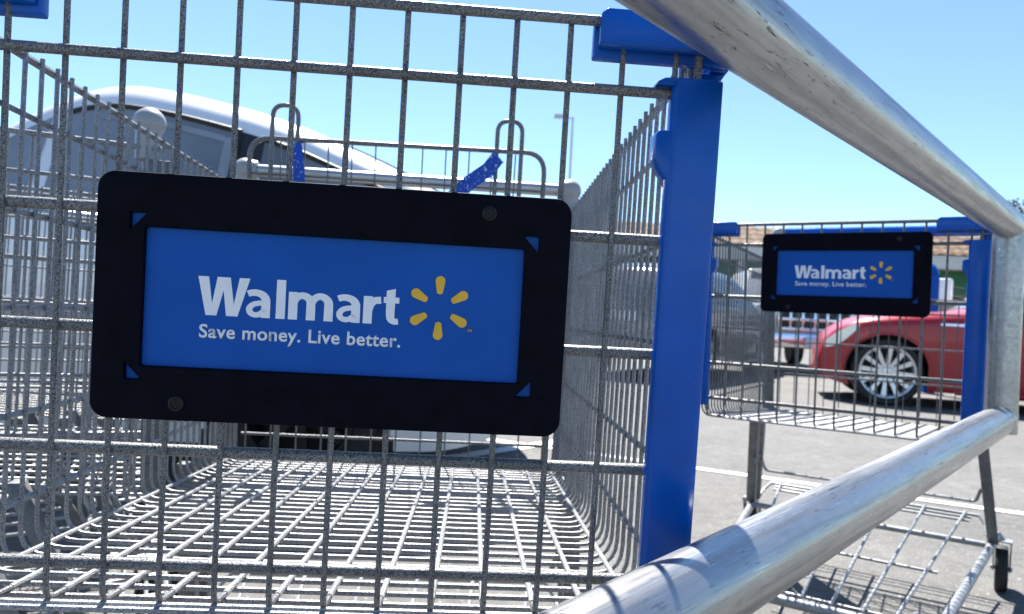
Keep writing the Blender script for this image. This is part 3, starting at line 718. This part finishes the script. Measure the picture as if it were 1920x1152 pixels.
mb = MB(); mb.prism([(-1.0, .44), (1.0, .44), (1.02, .52), (1.0, .70), (-1.0, .70), (-1.02, .52)], lambda x, z: (x, -.10+.05*x*x, z), lambda x, z: (x, .1, z)); mb.build('bumper', M['chrome'], tk, bevel=.025, seg=3)
mb = MB(); mb.box((-.02, -.112, .56), (.31, .014, .16)); mb.build('number_plate', M['numplate'], tk, bevel=.004)
for s in (-1, 1):
    mb = MB(); mb.box((s*1.22, 1.55, 1.46), (.24, .11, .40)); mb.build('tow_mirror', M['truckwhite'], tk, bevel=.04, seg=3)
    mb = MB(); mb.tube([(s*.97, 1.6, 1.35), (s*1.15, 1.58, 1.38)], .025, 8); mb.tube([(s*.95, 1.6, 1.5), (s*1.15, 1.58, 1.52)], .02, 8); mb.build('mirror_arm', M['trim'], tk)
    for y in (.75, 4.4):
        mb = MB(); mb.lathe([(0, -.12), (.22, -.12), (.36, -.125), (.39, -.09), (.39, .09), (.36, .125), (.22, .12), (0, .12)], (s*.84, y, .39), 32, 'X'); mb.build('wheel', M['rubber'], tk)

tk2 = copy_tree(tk); tk2.location = (6.85, 9.55, 0); tk2.rotation_euler = (0, 0, R(-32))
tag(tk2, 'white pickup truck mostly hidden behind the blue corner post, mirror showing above the red car', 'truck')

# ------------------------------------------------------------------ far things
# shopping building with a tiled mansard roof
bl = empty('shop_building', (13, 44, 0), R(-4))
tag(bl, 'long low shop building with brown tiled roof, white wall and green canopy', 'building')
mb = MB(); mb.box((0, 5, 2.68), (52, 10, 5.36)); mb.build('wall', M['stucco'], bl)
mb = MB(); mb.box((0, -1.25, 5.02), (53, 2.6, .75)); mb.build('fascia', M['stucco'], bl, bevel=.04)
rows_ = []
for i in range(9):
    t = i/8; rows_.append([(x*.1, -2.65+2.2*t, 5.40+1.35*t + .07*(1 if (int(round(x/3))) % 2 else 0) + .05*((i % 2))) for x in range(-268, 269, 3)])
mb = MB(); mb.grid(rows_); rf = mb.build('tiled_roof', M['tile'], bl, smooth=False)
mb = MB(); mb.box((0, 4.6, 6.35), (53.4, 10, .5)); mb.build('parapet', M['tile'], bl)
mb = MB(); mb.prism([(-1.6, 4.63), (-.02, 4.63), (-.02, 3.5), (-2.3, 3.3)], lambda y, z: (-26, y, z), lambda y, z: (26, y, z)); mb.build('canopy', M['awning'], bl)
for i in range(12):
    mb = MB(); mb.box((-24+4.3*i, -.03, 1.25), (3.1, .08, 2.1)); mb.build('shop_window', M['shopglass'], bl)
for i in range(13):
    mb = MB(); mb.box((-26+4.3*i, -2.2, 2.3), (.35, .35, 4.6)); mb.build('pillar', M['stucco'], bl, bevel=.02)
# street lamp
sl_ = empty('street_lamp', (1.70, 25, 0)); tag(sl_, 'tall thin parking lot lamp post against the sky behind the nearest cart', 'street lamp')
mb = MB(); mb.lathe([(.22, 0), (.22, .7), (.2, .75), (.07, .78)], n=20); mb.build('base', M['stucco'], sl_)
mb = MB(); mb.tube([(0, 0, .75), (0, 0, 4), (0, 0, 7.55)], [.05, .042, .035], 12); mb.build('pole', M['lamppost'], sl_)
mb = MB(); mb.tube([(0, 0, 7.5), (-.3, 0, 7.56)], .03, 8); mb.box((-.42, 0, 7.56), (.42, .26, .1)); mb.build('lamp_head', M['lamppost'], sl_, bevel=.02)
# blue post in the lot
bp = empty('blue_post', (5.45, 9.75, 0)); tag(bp, 'blue post standing between the red car and the white pickup truck', 'post')
mb = MB(); mb.box((0, 0, .78), (.15, .15, 1.56)); mb.build('shaft', M['bplastic'], bp, bevel=.006)
mb = MB(); mb.lathe([(.0, 1.70), (.04, 1.68), (.08, 1.62), (.095, 1.57), (.095, 1.56)], n=16); mb.build('cap', M['bplastic'], bp)
mb = MB(); mb.box((0, 0, .006), (.3, .3, .012)); mb.build('foot_plate', M['plate'], bp, bevel=.003)
# tree at the right edge
tr = empty('street_tree', (16.9, 22.5, 0)); tag(tr, 'leafy tree at the far right edge, only its outer leaves in view', 'tree')
mb = MB(); mb.tube([(0, 0, 0), (.1, 0, 1.5), (0, .1, 3.2), (.05, 0, 5)], [.2, .16, .12, .05], 10)
for i in range(9):
    a = 2.4*i; z = 2.4+.28*i; mb.tube([(0, .05, z), (.9*math.cos(a), .9*math.sin(a), z+.7), (1.6*math.cos(a), 1.6*math.sin(a), z+1.1)], [.07, .045, .02], 6)
mb.build('trunk', M['bark'], tr)
mb = MB(); clumps = [(random.gauss(0, .85), random.gauss(0, .85), random.gauss(4.6, .85), random.uniform(.3, .6)) for _ in range(46)]
for (cx, cy, cz, cr) in clumps:
    for _ in range(90):
        v = Vector((random.gauss(0, 1), random.gauss(0, 1), random.gauss(0, 1))).normalized()*cr*random.uniform(.4, 1)
        p = Vector((cx, cy, cz)) + v; a = Vector((random.uniform(-1, 1), random.uniform(-1, 1), random.uniform(-.6, .6))).normalized()*.075
        b_ = a.cross(Vector((random.uniform(-1, 1), random.uniform(-1, 1), random.uniform(-1, 1)))).normalized()*.035
        mb.add([p-a, p+b_, p+a, p-b_], [(0, 1, 2, 3)])
mb.build('crown', M['leaf'], tr, smooth=False)

# ------------------------------------------------------------------ ground
mb = MB(); mb.add([(-300, -300, 0), (300, -300, 0), (300, 300, 0), (-300, 300, 0)], [(0, 1, 2, 3)])
g = mb.build('parking_lot_ground', M['asphalt'], smooth=False); tag(g, kind='structure')
def stripe(a, b_, w):
    a, b_ = Vector((*a, 0)), Vector((*b_, 0)); n_ = (b_-a).normalized().cross(Vector((0, 0, 1)))*w/2
    mb = MB(); mb.add([p + Vector((0, 0, .004)) for p in (a-n_, b_-n_, b_+n_, a+n_)], [(0, 1, 2, 3)])
    return tag(mb.build('painted_stripe', M['paint'], smooth=False), kind='structure')
stripe((-.1, 4.19), (3.6, 2.30), .06)
stripe((-.75, 3.02), (.45, 4.41), .10)

# ------------------------------------------------------------------ light, sky, camera
AZ, EL = R(-9), R(58)
w = bpy.data.worlds.new('World'); scene.world = w; w.use_nodes = True; nt = w.node_tree
sky = nt.nodes.new('ShaderNodeTexSky'); sky.sky_type = 'NISHITA'; sky.sun_disc = False; sky.sun_elevation = EL; sky.sun_rotation = AZ
sky.altitude = 50; sky.air_density = 1.0; sky.dust_density = .05; sky.ozone_density = 1.6
bg = nt.nodes['Background']; nt.links.new(mixc(nt, 1.0, sky.outputs[0], (.89, 1.0, 1.11), 'MULTIPLY'), bg.inputs[0]); bg.inputs[1].default_value = .058
sd = Vector((math.sin(AZ)*math.cos(EL), math.cos(AZ)*math.cos(EL), math.sin(EL)))
su = bpy.data.lights.new('sun', 'SUN'); su.energy = 5.0; su.angle = R(.5); su.color = (1, .96, .89)
so = bpy.data.objects.new('sun', su); COL.objects.link(so); so.rotation_euler = sd.to_track_quat('Z', 'Y').to_euler()
cam = bpy.data.cameras.new('camera'); co = bpy.data.objects.new('camera', cam); COL.objects.link(co); scene.camera = co
p, r_ = .0153, .054
fw = Vector((0, math.cos(p), math.sin(p))); up0 = Vector((0, -math.sin(p), math.cos(p))); rt0 = Vector((1, 0, 0))
rt = rt0*math.cos(r_) + up0*math.sin(r_); up = up0*math.cos(r_) - rt0*math.sin(r_)
Mx = Matrix((rt, up, -fw)).transposed().to_4x4(); Mx.translation = (0, 0, CAMH); co.matrix_world = Mx
cam.lens = 26.25; cam.sensor_width = 36; cam.clip_start = .01; cam.clip_end = 1000
cam.dof.use_dof = True; cam.dof.focus_distance = .53; cam.dof.aperture_fstop = 13
scene.view_settings.view_transform = 'Standard'; scene.view_settings.look = 'None'; scene.view_settings.gamma = 1; scene.view_settings.exposure = 1.75
scene.cycles.use_denoising = True
scene.cycles.max_bounces = 8
